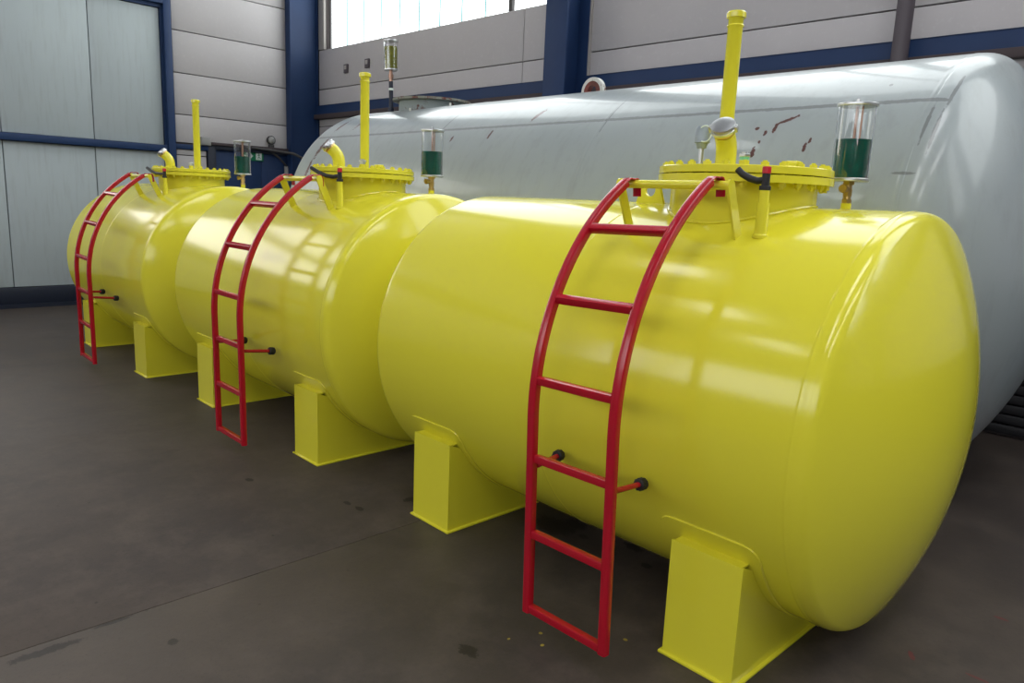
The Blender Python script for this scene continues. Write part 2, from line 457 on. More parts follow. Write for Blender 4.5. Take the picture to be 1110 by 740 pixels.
for z0, z1 in zip(zl, zl[1:]):
    if z1 < 2.2: panel(wall_left, 1.63, 2.07, z0, z1, -0.05, 0.0)
    else: panel(wall_left, 0.0, 2.07, z0 if z0 > 2.2 else 2.26, z1, -0.05, 0.0)
    panel(wall_left, 8.47, 14.6, z0, z1, -0.05, 0.0)
panel(wall_left, 1.63, 2.07, 2.086, 2.17, -0.05, 0.0)
for z0, z1 in ((6.6, 7.2), (7.2, 7.8), (7.8, 8.4), (8.4, 9.0), (9.0, 9.6)): panel(wall_left, 0.0, 14.6, z0, z1, -0.05, 0.0)
panel(wall_left, 2.08, 8.45, 4.21, 4.4, -0.05, 0.0)
for z0, z1 in ((4.4, 4.94), (4.94, 5.44), (5.44, 6.0), (6.0, 6.6)): panel(wall_left, 0.0, 4.36 if z1 < 5.6 else 14.6, z0, z1, -0.05, 0.0)
window_band('window_5', KL, ANL, 4.4, 7.4, 4.44, 5.4, -0.12, PANE_L, pitch=1.5)

# hall gate in the left wall: blue frame, rail, pale panels, dark plinth
b = bmesh.new()
box(b, 2.085, 2.185, -0.10, 0.05, 0, 4.20, bev=0.004); box(b, 2.185, 2.215, -0.10, -0.01, 0.26, 4.05)
box(b, 2.185, 8.35, -0.10, 0.05, 4.10, 4.20, bev=0.004); box(b, 2.185, 8.35, -0.10, -0.01, 4.052, 4.10)
box(b, 8.35, 8.45, -0.10, 0.05, 0, 4.20, bev=0.004)
door = tag(finish('door_1', b, BLUE), kind='structure'); door.location = KL; door.rotation_euler = (0, 0, ANL)
b = bmesh.new(); box(b, 2.186, 8.35, -0.08, 0.03, 2.115, 2.206, bev=0.004); finish('mid_rail', b, BLUE, door)
b = bmesh.new(); box(b, 2.186, 8.35, -0.10, 0.01, 0.04, 0.262, bev=0.003); box(b, 2.186, 8.35, -0.10, 0.05, 0.0, 0.05); finish('plinth', b, DKBLUE, door)
gx = [2.216, 3.123, 4.177, 5.23, 6.285, 7.34, 8.349]
for x0, x1 in zip(gx, gx[1:]):
    for z0, z1 in ((0.263, 2.114), (2.207, 4.051)):
        if x0 > 4.1 and z0 > 2:      # glazed leaves of the gate
            panel(door, x0, x1, z0, 2.60, -0.09, -0.04, GATE, 'gate_panel', g=0.005, bev=0.006)
            b = bmesh.new(); box(b, x0 + 0.004, x1 - 0.004, -0.07, -0.055, 2.61, z1 - 0.002); finish('glass_pane', b, PANE_L, door)
        else: panel(door, x0, x1, z0, z1, -0.09, -0.04, GATE, 'gate_panel', g=0.005, bev=0.006)
b = bmesh.new(); box(b, 1.60, 2.08, -0.03, 0.03, 2.172, 2.24, bev=0.003); trim(b, BLUE, KL, ANL)
# blue service door
b = bmesh.new(); box(b, 1.50, 1.62, -0.10, 0.03, 0, 2.26, bev=0.004)
box(b, 0.02, 1.50, -0.10, 0.03, 2.20, 2.26, bev=0.003)
d2 = tag(finish('door_2', b, DKBLUE), kind='structure'); d2.location = KL; d2.rotation_euler = (0, 0, ANL)
for x0, x1 in ((0.02, 0.757), (0.763, 1.498)):
    b = bmesh.new(); box(b, x0, x1, -0.08, -0.02, 0.01, 2.198, bev=0.003)
    box(b, x0 + .1, x1 - .1, -0.02, -0.012, 0.2, 1.0, bev=0.003); box(b, x0 + .1, x1 - .1, -0.02, -0.012, 1.12, 1.96, bev=0.003)
    finish('door_leaf', b, BLUE, d2)
# cable tray above the service door
b = bmesh.new(); box(b, 0.1, 1.62, 0.0, 0.06, 2.262, 2.30, bev=0.003); trim(b, BEAMDARK, KL, ANL)

# far side walls, behind the camera
bm = bmesh.new(); box(bm, -9.7, 14.2, -11.4, -11.2, 0, 3.25); box(bm, -9.7, 14.2, -11.4, -11.2, 6.25, 10.2)
tag(finish('wall_front', bm, ROOM), kind='structure')
window_band('window_6', Vector((0, -11.25, 0)), 0, -9.1, 13.9, 3.29, 6.21, 0.0, PANE_F, pitch=2.6, mull=[-8.5, -6.5, -2.8, 3.2, 8.8])
for x in (-8.5, -6.5, -2.8, 3.2, 8.8):
    b = bmesh.new(); box(b, x - 0.15, x + 0.15, -11.19, -10.9, 0, 9.9, bev=0.003); trim(b, BLUE, Vector((0, 0, 0)), 0)
bm = bmesh.new(); box(bm, 14.0, 14.2, -11.2, 4.4, 0, 10.2); tag(finish('wall_right', bm, ROOM), kind='structure')
bm = bmesh.new()
strips = [(-5.6, -4.6, [(-2.4, -1.3), (-7.0, -5.6), (-11.1, -9.5)]), (2.6, 4.6, [(1.5, -3.5)[::-1], (-9.5, -5.0)]), (9.0, 11.0, [(-3.5, 1.5), (-9.5, -5.0)])]  # first strip read off reflections, the other two unseen and added for fill
xs = [-9.8]
for x0, x1, _g in strips: xs += [x0, x1]
xs.append(14.2)
for k in range(0, len(xs), 2): box(bm, xs[k], xs[k + 1], -11.4, 4.6, 10.0, 10.2)
for x0, x1, g_ in strips:
    ys = [-11.4] + sorted(v for g in g_ for v in g) + [4.6]
    for k in range(0, len(ys), 2): box(bm, x0, x1, ys[k], ys[k + 1], 10.0, 10.2)
ceil = tag(finish('ceiling', bm, CEIL), kind='structure')
for x0, x1, g_ in strips:
    for g in g_:
        b = bmesh.new(); box(b, x0, x1, g[0], g[1], 10.02, 10.05); finish('rooflight_and_fill', b, PANE_S, ceil)

# ------------------------------------------------------------------ yellow tank
H = 0.857; R = 0.792; XA, XB = -0.955, 1.27
TX = T(0, 0, H) @ Rm(math.pi / 2, 'Y')      # local Z of a lathe becomes +X of the tank

def head_profile(R, rk, Rc, n1=8, n2=16):
    """torispherical end: (r, h) from the rim (h=0) to the pole"""
    # knuckle centre at (R-rk, 0); crown centre on axis
    a = math.asin((R - rk) / (Rc - rk))      # angle from axis where they meet
    cz = -math.cos(a) * (Rc - rk)
    out = []
    for i in range(n1 + 1):
        t = (math.pi / 2 - a) * i / n1
        out.append((R - rk + rk * math.cos(t), rk * math.sin(t)))
    for i in range(1, n2 + 1):
        t = a * (1 - i / n2)
        out.append((Rc * math.sin(t), cz + Rc * math.cos(t)))
    out[-1] = (0.0, out[-1][1])
    return out

def vessel(R, xa, xb, rk, Rc, beads, flange=0.03, seg=128, bh=0.003, bw=0.008):
    hp = head_profile(R, rk, Rc)
    prof = [(r, xa - flange - h) for r, h in reversed(hp)]
    marks = []
    x = xa
    while x < xb:
        if all(abs(x - q) > 0.03 for q in beads): marks.append((R, x))
        x += 0.11
    for x in beads:
        marks += [(R, x - bw - 0.006), (R, x - bw), (R + bh, x - bw * .4), (R + bh, x + bw * .4), (R, x + bw), (R, x + bw + 0.006)]
    marks += [(R, xa - flange + 0.004), (R, xb + flange - 0.004)]
    marks.sort(key=lambda m: m[1])
    prof += marks
    prof += [(r, xb + flange + h) for r, h in hp]
    bm = bmesh.new(); lathe(bm, prof, seg)
    return bm

def on_shell(y): return H + math.sqrt(max(0, R * R - y * y))

def build_tank():
    root = empty('storage_tank', (0, 0, 0))
    bm = vessel(R, XA, XB, 0.055, 1.75, [0.17, XB - 0.004], flange=0.012, bh=0.0015, bw=0.005)
    bmesh.ops.transform(bm, matrix=TX, verts=bm.verts)
    sh = finish('shell', bm, Y_, root, 60)
    # saddles
    for xs_ in (0.846, -0.717):
        w = 0.285; hw = 0.737
        b = bmesh.new(); box(b, xs_, xs_ + w, -hw, -hw + 0.008, 0.010, 0.4494)
        sd = finish('saddle', b, Y_, root, 30)
        b = bmesh.new(); box(b, xs_, xs_ + w, hw - 0.008, hw, 0.010, 0.4494)
        finish('rear_plate', b, Y_, sd, 30)
        # two webs whose top edge follows the shell
        for xw in (xs_ + 0.0, xs_ + w - 0.008):
            b = bmesh.new(); n = 24; loops = []
            top = []
            for k in range(n + 1):
                y = -hw + 0.009 + (2 * hw - 0.018) * k / n
                zt = H - math.sqrt(max((R + 0.004) ** 2 - y * y, 0))
                zt = min(zt, 0.4494)
                top.append((y, zt))
            for xx in (xw, xw + 0.008):
                loops.append(([b.verts.new((xx, y, 0.010)) for y, z in top], [b.verts.new((xx, y, z)) for y, z in top]))
            (a0, a1), (c0, c1) = loops
            for k in range(n):
                b.faces.new((a0[k], a0[k + 1], a1[k + 1], a1[k])); b.faces.new((c0[k + 1], c0[k], c1[k], c1[k + 1]))
                b.faces.new((a1[k], a1[k + 1], c1[k + 1], c1[k])); b.faces.new((a0[k + 1], a0[k], c0[k], c0[k + 1]))
            b.faces.new((a0[0], a1[0], c1[0], c0[0])); b.faces.new((a0[n], c0[n], c1[n], a1[n]))
            finish('web_plate', b, Y_, sd, 30)
        for y0, y1 in ((-hw + 0.008, -0.672), (0.672, hw - 0.008)):
            b = bmesh.new(); box(b, xs_ + 0.008, xs_ + w - 0.008, y0, y1, 0.443, 0.4494); finish('top_plate', b, Y_, sd)
        b = bmesh.new(); box(b, xs_ - 0.012, xs_ + w + 0.014, -hw - 0.012, hw + 0.012, 0.0, 0.010, bev=0.002)
        finish('base_plate', b, Y_, sd)
        # pad plate wrapped round the shell
        b = bmesh.new(); n = 48; x0, x1 = xs_ - 0.078, xs_ + w + 0.04; c = 0.055
        a_end = math.asin((H - 0.525) / R)
        us = [0, .002, .006, .012, .02, .03, .042, .056, .07]
        us = us + [0.1 + 0.8 * k / 30 for k in range(31)] + [1 - u for u in reversed(us)]
        angs = [math.pi + a_end + (math.pi - 2 * a_end) * u for u in us]
        inner, outer = [], []
        for a in angs:
            da = min(a - angs[0], angs[-1] - a) * R
            ins = c - math.sqrt(max(c * c - (c - min(da, c)) ** 2, 0))
            rowi = []; rowo = []
            for xx in (x0 + ins, x0 + ins + .003, x1 - ins - .003, x1 - ins):
                edge = xx in (x0 + ins, x1 - ins)
                rr = R + (0.001 if edge else 0.007)
                rowo.append(b.verts.new((xx, rr * math.cos(a), H + rr * math.sin(a))))
            outer.append(rowo)
        for A, B in zip(outer, outer[1:]):
            for k in range(3): b.faces.new((A[k], A[k + 1], B[k + 1], B[k]))
        for row, a in ((outer[0], angs[0]), (outer[-1], angs[-1])):
            low = [b.verts.new((v.co.x, R * 0.999 * math.cos(a), H + R * 0.999 * math.sin(a))) for v in row]
            for k in range(3): b.faces.new((row[k], low[k], low[k + 1], row[k + 1]))
        pad = finish('pad_plate', b, Y_, sd, 30)
    # manhole: neck, flange, cover with bolts
    mx, my = 0.602, -0.052; ZT = 1.795
    b = bmesh.new(); lathe(b, [(0.292, 1.50), (0.292, ZT - 0.05), (0.28, ZT - 0.05), (0.28, 1.50)], 64, T(mx, my, 0), closed=True)
    # weld fillet ring where the neck meets the shell
    ring = [(mx + 0.296 * math.cos(a), my + 0.296 * math.sin(a)) for a in [2 * math.pi * k / 64 for k in range(65)]]
    sweep(b, [(x, y, on_shell(y) + 0.004) for x, y in ring], circ(0.006, 6), closed_ends=False)
    finish('manhole_neck', b, Y_, root)
    b = bmesh.new(); lathe(b, [(0.27, ZT - 0.062), (0.349, ZT - 0.062), (0.349, ZT - 0.034), (0.27, ZT - 0.034)], 72, T(mx, my, 0), closed=True)
    finish('neck_flange', b, Y_, root)
    b = bmesh.new(); cyl(b, 0.347, ZT - 0.030, ZT, 72, T(mx, my, 0), bev=0.003)
    cover = finish('manhole_cover', b, Y_, root)
    nb = 28; bolt_me = None
    for k in range(nb):
        a = 2 * math.pi * (k + 0.3) / nb
        if bolt_me is None:
            b = bmesh.new()
            lathe(b, [(0, ZT - 0.086), (0.008, ZT - 0.086), (0.008, ZT - 0.076), (0.015, ZT - 0.076), (0.015, ZT - 0.062), (0.008, ZT - 0.062),
                      (0.008, ZT), (0.016, ZT), (0.016, ZT + 0.012), (0.009, ZT + 0.012), (0.009, ZT + 0.018), (0, ZT + 0.018)], 6)
            o = finish('bolt', b, Y_, cover); bolt_me = o.data
        else:
            o = bpy.data.objects.new('bolt', bolt_me); COL.objects.link(o); o.parent = cover
        o.location = (mx + 0.319 * math.cos(a), my + 0.319 * math.sin(a), 0); o.rotation_euler = (0, 0, a)
    # tall measuring pipe
    b = bmesh.new(); X, Yp = 0.420, 0.077
    lathe(b, [(0, ZT), (0.0315, ZT), (0.0315, 2.425), (0.034, 2.43), (0.041, 2.432), (0.041, 2.452), (0.036, 2.458), (0, 2.458)], 28, T(X, Yp, 0))
    lathe(b, [(0.034, 2.395), (0.036, 2.40), (0.034, 2.405), (0.030, 2.40)], 28, T(X, Yp, 0), closed=True)
    finish('measuring_pipe', b, Y_, root)
    # swan-neck filling pipe with a metal screw coupling
    fx, fy = 0.632, -0.255
    pts = [(fx, fy, ZT), (fx, fy, ZT + 0.035), (fx, fy - 0.003, ZT + 0.060), (fx, fy - 0.012, ZT + 0.083), (fx, fy - 0.028, ZT + 0.103), (fx, fy - 0.048, ZT + 0.120)]
    b = bmesh.new(); sweep(b, pts, circ(0.040, 24), Vector((0, 1, 0)))
    cyl(b, 0.052, ZT, ZT + 0.008, 24, T(fx, fy, 0))
    fill = finish('filling_pipe', b, Y_, root)
    cm = T(fx, fy - 0.046, ZT + 0.116) @ Rm(math.radians(44), 'X') @ Matrix.Scale(0.88, 4)
    b = bmesh.new(); lathe(b, [(0, 0), (0.040, 0), (0.046, 0.008), (0.046, 0.020), (0.040, 0.022), (0, 0.022)], 28, cm); finish('brass_ring', b, BRASS, fill)
    b = bmesh.new(); lathe(b, [(0, 0.020), (0.052, 0.020), (0.055, 0.026), (0.055, 0.034), (0.049, 0.037), (0.049, 0.042), (0.054, 0.045), (0.052, 0.052), (0.030, 0.058), (0, 0.058)], 28, cm)
    for s in (-1, 1): box(b, s * 0.050 - 0.012, s * 0.050 + 0.012, -0.012, 0.012, 0.015, 0.045, cm, bev=0.003)
    finish('coupling_cap', b, STEEL, fill)
    # small screwed fitting
    b = bmesh.new(); cyl(b, 0.021, ZT, ZT + 0.036, 16, T(0.597, -0.052, 0)); sf = finish('screw_fitting', b, Y_, root)
    b = bmesh.new(); cyl(b, 0.019, ZT + 0.036, ZT + 0.050, 16, T(0.597, -0.052, 0)); finish('gasket', b, AQUA, sf)
    b = bmesh.new(); cyl(b, 0.025, ZT + 0.050, ZT + 0.062, 6, T(0.597, -0.052, 0), bev=0.002); cyl(b, 0.012, ZT + 0.062, ZT + 0.069, 12, T(0.597, -0.052, 0)); finish('screw_cap', b, STEEL, sf)
    # square plug
    b = bmesh.new(); cyl(b, 0.034, ZT, ZT + 0.012, 8, T(0.819, -0.067, 0)); box(b, 0.796, 0.842, -0.09, -0.044, ZT + 0.012, ZT + 0.030, bev=0.003)
    finish('square_plug', b, Y_, root)
    # lifting lug with a round hole, standing beside the neck
    b = bmesh.new(); n = 24; hx, hz, hr = 0.175, 1.700, 0.028
    outer = []
    for k in range(n):
        a = 2 * math.pi * k / n
        dx, dz = math.cos(a), math.sin(a)
        t = min([c for c in ((0.040 - 0) / dz if dz > 1e-6 else 9, (-0.085) / dz if dz < -1e-6 else 9,
                             (0.055 - 0.35 * 0) / dx if dx > 1e-6 else 9, (-0.055) / dx if dx < -1e-6 else 9)])
        x_, z_ = hx + dx * t, hz + dz * t
        x_ += (hz - z_) * (0.35 if dx > 0 else -0.35)
        outer.append((x_, z_))
    inner = [(hx + hr * math.cos(2 * math.pi * k / n), hz + hr * math.sin(2 * math.pi * k / n)) for k in range(n)]
    rings = [[b.verts.new((x_, yy, z_)) for x_, z_ in ring] for ring, yy in ((inner, -0.108), (outer, -0.108), (outer, -0.092), (inner, -0.092))]
    for A, B in zip(rings, rings[1:] + rings[:1]):
        for k in range(n): b.faces.new((A[k], A[(k + 1) % n], B[(k + 1) % n], B[k]))
    finish('lifting_lug', b, Y_, root, 30)
    # ladder bar on two flat brackets
    b = bmesh.new(); sweep(b, [(0.325, -0.495, 1.712), (0.806, -0.495, 1.712)], circ(0.0165, 16))
    bar = finish('ladder_bar', b, Y_, root)
    for xb_ in (0.312, 0.806):
        p0 = Vector((xb_, -0.497, 1.712)); yb = -0.415; p1 = Vector((xb_, yb, on_shell(yb) - 0.004))
        d = (p1 - p0).normalized(); nn = Vector((0, d.z, -d.y))
        b = bmesh.new(); hw2 = 0.022
        ring = [p0 + nn * hw2 * math.sin(t) - d * hw2 * math.cos(t) for t in [math.pi * (k / 8 - 0.5) for k in range(9)]]
        ring = ring + [p1 + nn * hw2, p1 - nn * hw2]
        A = [b.verts.new(q + Vector((-0.005, 0, 0))) for q in ring]; B = [b.verts.new(q + Vector((0.005, 0, 0))) for q in ring]
        b.faces.new(A[::-1]); b.faces.new(B)
        for k in range(len(A)): b.faces.new((A[k], A[(k + 1) % len(A)], B[(k + 1) % len(A)], B[k]))
        finish('bracket', b, Y_, bar)
    # relief valve stub with black tee, hose and red cap
    vx, vy = 0.888, -0.401
    b = bmesh.new(); cyl(b, 0.022, on_shell(vy) - 0.02, 1.655, 20, T(vx, vy, 0)); cyl(b, 0.0175, 1.655, 1.70, 20, T(vx, vy, 0))
    cyl(b, 0.027, on_shell(vy) - 0.012, on_shell(vy) + 0.006, 20, T(vx, vy, 0), bev=0.004)
    stub = finish('valve_stub', b, Y_, root)
    b = bmesh.new(); cyl(b, 0.021, 1.700, 1.716, 8, T(vx, vy, 0), bev=0.002); cyl(b, 0.014, 1.716, 1.766, 14, T(vx, vy, 0))
    finish('hose_tee', b, RUBBER, stub)
    b = bmesh.new(); cyl(b, 0.0155, 1.758, 1.783, 14, T(vx, vy, 0), bev=0.002); finish('red_cap', b, REDPL, stub)
    # level gauge: brass foot, glass cylinder with green fluid
    gx_, gy_ = 0.878, 0.325; G = T(gx_, gy_, 0)
    b = bmesh.new(); cyl(b, 0.021, on_shell(gy_) - 0.02, 1.675, 18, G)
    g = finish('level_gauge', b, Y_, root)
    b = bmesh.new(); cyl(b, 0.016, 1.675, 1.768, 16, G); cyl(b, 0.021, 1.675, 1.692, 6, G); cyl(b, 0.019, 1.705, 1.735, 6, G); cyl(b, 0.024, 1.752, 1.766, 6, G)
    sm = T(gx_, gy_, 1.735) @ Rm(math.pi / 2, 'X'); cyl(b, 0.013, 0, 0.035, 14, sm); cyl(b, 0.018, 0.035, 0.052, 8, sm)
    finish('brass_valve', b, BRASS, g)
    b = bmesh.new(); cyl(b, 0.078, 1.766, 1.779, 36, G, bev=0.002); finish('bottom_plate', b, STEEL, g)
    b = bmesh.new(); cyl(b, 0.080, 2.070, 2.082, 36, G, bev=0.002); cyl(b, 0.018, 2.082, 2.092, 6, T(gx_ - 0.03, gy_, 0)); cyl(b, 0.008, 2.082, 2.10, 8, T(gx_, gy_, 0)); finish('top_plate', b, STEEL, g)
    b = bmesh.new(); lathe(b, [(0.0745, 1.779), (0.0745, 2.070), (0.0705, 2.070), (0.0705, 1.779)], 40, G, closed=True); finish('glass_cylinder', b, GLS, g)
    b = bmesh.new(); cyl(b, 0.0700, 1.780, 1.936, 40, G); finish('green_fluid', b, LIQ, g)
    b = bmesh.new(); cyl(b, 0.006, 1.936, 2.070, 10, G); cyl(b, 0.004, 1.936, 2.07, 8, T(gx_ + 0.022, gy_, 0)); finish('riser_tube', b, COPPER, g)
    return root

ladder_parts = {}
def build_ladder():
    root = empty('ladder', (0, 0, 0))
    hw = 0.188; Rl = 1.0203; top = math.radians(57.5)
    path = [(-1.014, 0.075), (-1.015, 0.3), (-1.0165, 0.5), (-1.0185, 0.7)]
    for k in range(0, 29):
        a = top * k / 28
        path.append((-Rl * math.cos(a), H + Rl * math.sin(a)))
    for s in (-1, 1):
        b = bmesh.new(); sweep(b, [(s * hw, y, z) for y, z in path], rsq(0.036, 0.034, 0.009), Vector((0, -1, 0)))
        rail = finish('rail', b, RED, root, 40)
        # flat hook over the yellow bar
        yt, zt = path[-1]
        b = bmesh.new()
        hk = [(yt - 0.012, zt + 0.000), (yt + 0.014, zt + 0.018), (-0.508, 1.7335), (-0.495, 1.7365), (-0.482, 1.7335), (-0.474, 1.722), (-0.470, 1.700), (-0.468, 1.668)]
        sweep(b, [(s * hw, y, z) for y, z in hk], rsq(0.038, 0.006, 0.002), Vector((0, -1, 1)))
        finish('hook', b, RED, rail, 40)
    rz = [(-0.757, 1.541), (-0.926, 1.285), (-1.010, 0.991), (-1.011, 0.694), (-1.012, 0.397), (-1.013, 0.093)]
    for i, (y, z) in enumerate(rz):
        a = math.atan2(z - H, -y) if z > H else 0
        b = bmesh.new(); sweep(b, [(-hw + 0.017, y, z), (hw - 0.017, y, z)], rsq(0.030, 0.030, 0.004), Vector((0, math.sin(a) * -1 + 0, math.cos(a))))
        finish('rung', b, RED, root, 40)
    # stand-offs with rubber feet against the shell
    for s, xt in ((-1, -0.255), (1, 0.157)):
        y0 = -1.0; z0 = 0.665; ysh = -0.787; zs_ = 0.640
        st = Vector((s * hw * 0.93, y0, z0)); en = Vector((xt, ysh, zs_)); d = (en - st)
        b = bmesh.new(); sweep(b, [st, st + d * 0.90], circ(0.0105, 12)); so = finish('standoff', b, RED, root)
        q = d.to_track_quat('Z', 'Y').to_matrix().to_4x4(); mm = Matrix.Translation(en - d.normalized() * 0.042) @ q
        b = bmesh.new(); cyl(b, 0.0215, 0, 0.038, 20, mm, bev=0.003)
        for k in range(10):
            an = 2 * math.pi * k / 10
            box(b, 0.0195, 0.0235, -0.002, 0.002, 0.004, 0.032, mm @ Rm(an, 'Z'))
        finish('rubber_foot', b, RUBBER, so)
    return root

TANKS = [((0, 0, 0), 0, 0, 0), ((-2.7734, -0.0426, 0), 0.16439, -0.068, 0.002), ((-5.5314, -0.1482, 0), 0.40828, -0.18, 0.03)]
TL = ['large yellow steel tank nearest the camera with its domed end fully in view',
      'middle yellow steel tank, standing between the nearest and farthest yellow tanks',
      'farthest yellow steel tank, smallest in view, standing next to the pale blue-framed gate']
t0 = build_tank()
tanks = [t0, copy_tree(t0), copy_tree(t0)]
MOVE = ('manhole', 'neck_flange', 'measuring', 'filling', 'screw', 'square', 'lifting', 'ladder_bar', 'valve_stub', 'level_gauge')
for i, (t, (loc, rz, dx, dy)) in enumerate(zip(tanks, TANKS)):
    t.location = loc; t.rotation_euler = (0, 0, math.radians(rz))
    tag(t, TL[i], 'tank', 'yellow storage tanks in a row')
    for ch in [k for k in bpy.data.objects if k.parent == t]:
        nm = ch.name.split('.')[0]
        if nm.startswith(MOVE) or any(nm.startswith(m) for m in MOVE): ch.location = (dx, dy, 0)
    # the drain hose of each valve hangs its own way
    stub = [k for k in bpy.data.objects if k.parent == t and k.name.startswith('valve_stub')][0]
    v = Vector((0.888, -0.401, 1.737))
    if i == 0: off = [(0, 0, 0), (-0.03, 0, -0.004), (-0.06, -0.005, 0.004), (-0.09, -0.01, 0.020), (-0.108, -0.012, 0.036)]
    elif i == 1: off = [(0, 0, 0), (-0.06, -0.01, -0.008), (-0.13, -0.02, -0.002), (-0.21, -0.03, 0.018), (-0.29, -0.035, 0.046)]
    else: off = [(0, 0, 0), (-0.07, -0.01, 0.0), (-0.16, -0.02, 0.004), (-0.25, -0.03, 0.022), (-0.33, -0.035, 0.05)]
    b = bmesh.new(); r_ = 0.0125
    sweep(b, [v + Vector(o) for o in off], circ(r_, 12)); finish('hose', b, RUBBER, stub)
# only the nearest tank shows the aqua gasket
for i in (1, 2):
    for k in bpy.data.objects:
        if k.name.startswith('gasket') and k.parent and k.parent.parent == tanks[i]:
            k.material_slots[0].link = 'OBJECT'; k.material_slots[0].material = STEEL
# each swan neck is turned a little differently on its flange
for i, ang in ((0, 14), (1, -34), (2, -34)):
    f = [k for k in bpy.data.objects if k.parent == tanks[i] and k.name.startswith('filling_pipe')][0]
    p = Vector((0.632, -0.255, 0)); a = math.radians(ang); base = f.location.copy()
    q = Rm(a, 'Z') @ p
    f.rotation_euler = (0, 0, a); f.location = base + p - q
# only the nearest tank has the level sensor rod
b = bmesh.new(); S = T(0.291, 0.10, 0)
cyl(b, 0.011, 1.795, 1.905, 14, T(0.335, 0.03, 0)); rod = finish('sensor_rod', b, STEEL, t0)
b = bmesh.new(); S = T(0.335, 0.03, 0); lathe(b, [(0, 1.89), (0.020, 1.89), (0.026, 1.912), (0.034, 1.914), (0.034, 1.922), (0.032, 1.972), (0.024, 1.986), (0, 1.989)], 20, S)
finish('sensor_head', b, ZINC, rod)
b = bmesh.new(); c = Vector((0.365, 0.01, 1.95)); sweep(b, [c + Vector((0.034 * math.cos(a), -0.01, 0.034 * math.sin(a))) for a in [math.pi * (0.72 - 1.35 * k / 16) for k in range(17)]], circ(0.003, 8))
finish('wire_loop', b, WHITE, rod)

LADD = [(0.5997, -0.021), (0.534, 0.002), (0.476, 0.028)]
LL = ['glossy red curved ladder with seven bars of height, hooked onto the nearest yellow tank',
      'glossy red curved ladder hooked onto the middle yellow tank',
      'glossy red curved ladder hooked onto the farthest yellow tank, smallest in view']
LL[0] = 'glossy red curved ladder hooked onto the nearest yellow tank, largest in view'
l0 = build_ladder(); ladders = [l0, copy_tree(l0), copy_tree(l0)]
for i, l in enumerate(ladders):
    (loc, rz, _, _) = TANKS[i]; c, s = math.cos(math.radians(rz)), math.sin(math.radians(rz)); x0, k = LADD[i]
    l.location = (loc[0] + c * x0, loc[1] + s * x0, 0); l.rotation_euler = (0, math.atan(k), math.radians(rz))
    tag(l, LL[i], 'ladder', 'red ladders hooked on the tanks')

# ------------------------------------------------------------------ big grey tank behind
BR, BY, BZ = 1.15, 1.90, 1.365
gt = empty('grey_tank', (0, 0, 0))
tag(gt, 'huge weathered pale grey tank with rust marks lying behind the yellow tanks', 'tank')
bm = vessel(BR, -4.95, 0.90, 0.16, 1.9, [-4.78, -3.0, -1.12, 0.90], flange=0.02, seg=160, bh=0.0012, bw=0.010)
bmesh.ops.transform(bm, matrix=T(0, BY, BZ) @ Rm(math.pi / 2, 'Y'), verts=bm.verts)
finish('shell', bm, GREY, gt, 60)
for xs_ in (-4.0, -0.3):
    b = bmesh.new(); n = 24; top = []
    for k in range(n + 1):
        y = -0.75 + 1.5 * k / n; top.append((BY + y, BZ - math.sqrt((BR + 0.002) ** 2 - y * y)))
    A = [b.verts.new((xs_, y, z)) for y, z in top]; B = [b.verts.new((xs_ + 0.2, y, z)) for y, z in top]
    A0 = [b.verts.new((xs_, y, 0)) for y, z in top]; B0 = [b.verts.new((xs_ + 0.2, y, 0)) for y, z in top]
    for k in range(n):
        b.faces.new((A[k], A[k + 1], B[k + 1], B[k])); b.faces.new((A0[k], A0[k + 1], A[k + 1], A[k])); b.faces.new((B0[k], B0[k + 1], B[k + 1], B[k]))
        b.faces.new((A0[k], A0[k + 1], B0[k + 1], B0[k]))
    b.faces.new((A0[0], A[0], B[0], B0[0])); b.faces.new((A0[n], A[n], B[n], B0[n]))
    finish('saddle', b, DKBLUE, gt, 30)
# manhole neck with a rusty flanged rim
RUSTG = rusty('rusty_grey_rim', srgb(140, 150, 148)); RUSTW = rusty('rusty_white_paint', srgb(205, 205, 198))
bg_top = BZ + BR
b = bmesh.new(); lathe(b, [(0.335, bg_top - 0.12), (0.335, 2.578), (0.325, 2.578), (0.325, bg_top - 0.12)], 56, T(-4.10, BY, 0), closed=True); finish('manhole_neck', b, RUSTG, gt)
b = bmesh.new(); lathe(b, [(0.32, 2.574), (0.40, 2.574), (0.40, 2.596), (0.32, 2.596)], 56, T(-4.10, BY, 0), closed=True); finish('manhole_rim', b, rusty('rusty_rim', srgb(128, 130, 120), 0.5), gt)
# lifting eye
b = bmesh.new(); lathe(b, [(0.115, -0.02), (0.115, 0.02), (0.060, 0.02), (0.060, -0.02)], 32, T(-1.935, BY, 2.53) @ Rm(math.pi / 2, 'X') , closed=True)
le = finish('lifting_eye', b, RUSTW, gt)
b = bmesh.new(); lathe(b, [(0.085, -0.023), (0.085, 0.023), (0.048, 0.023), (0.048, -0.023)], 32, T(-1.935, BY, 2.53) @ Rm(math.pi / 2, 'X'), closed=True)
finish('rust_ring', b, rusty('deep_rust', srgb(120, 50, 40), 0.45), le)
for x, y in ((-3.45, 1.62), (-3.95, 1.52)):
    b = bmesh.new(); zz = BZ + math.sqrt(BR * BR - (y - BY) ** 2); cyl(b, 0.010, zz - 0.01, zz + 0.028, 10, T(x, y, 0)); finish('stud', b, RUSTW, gt)
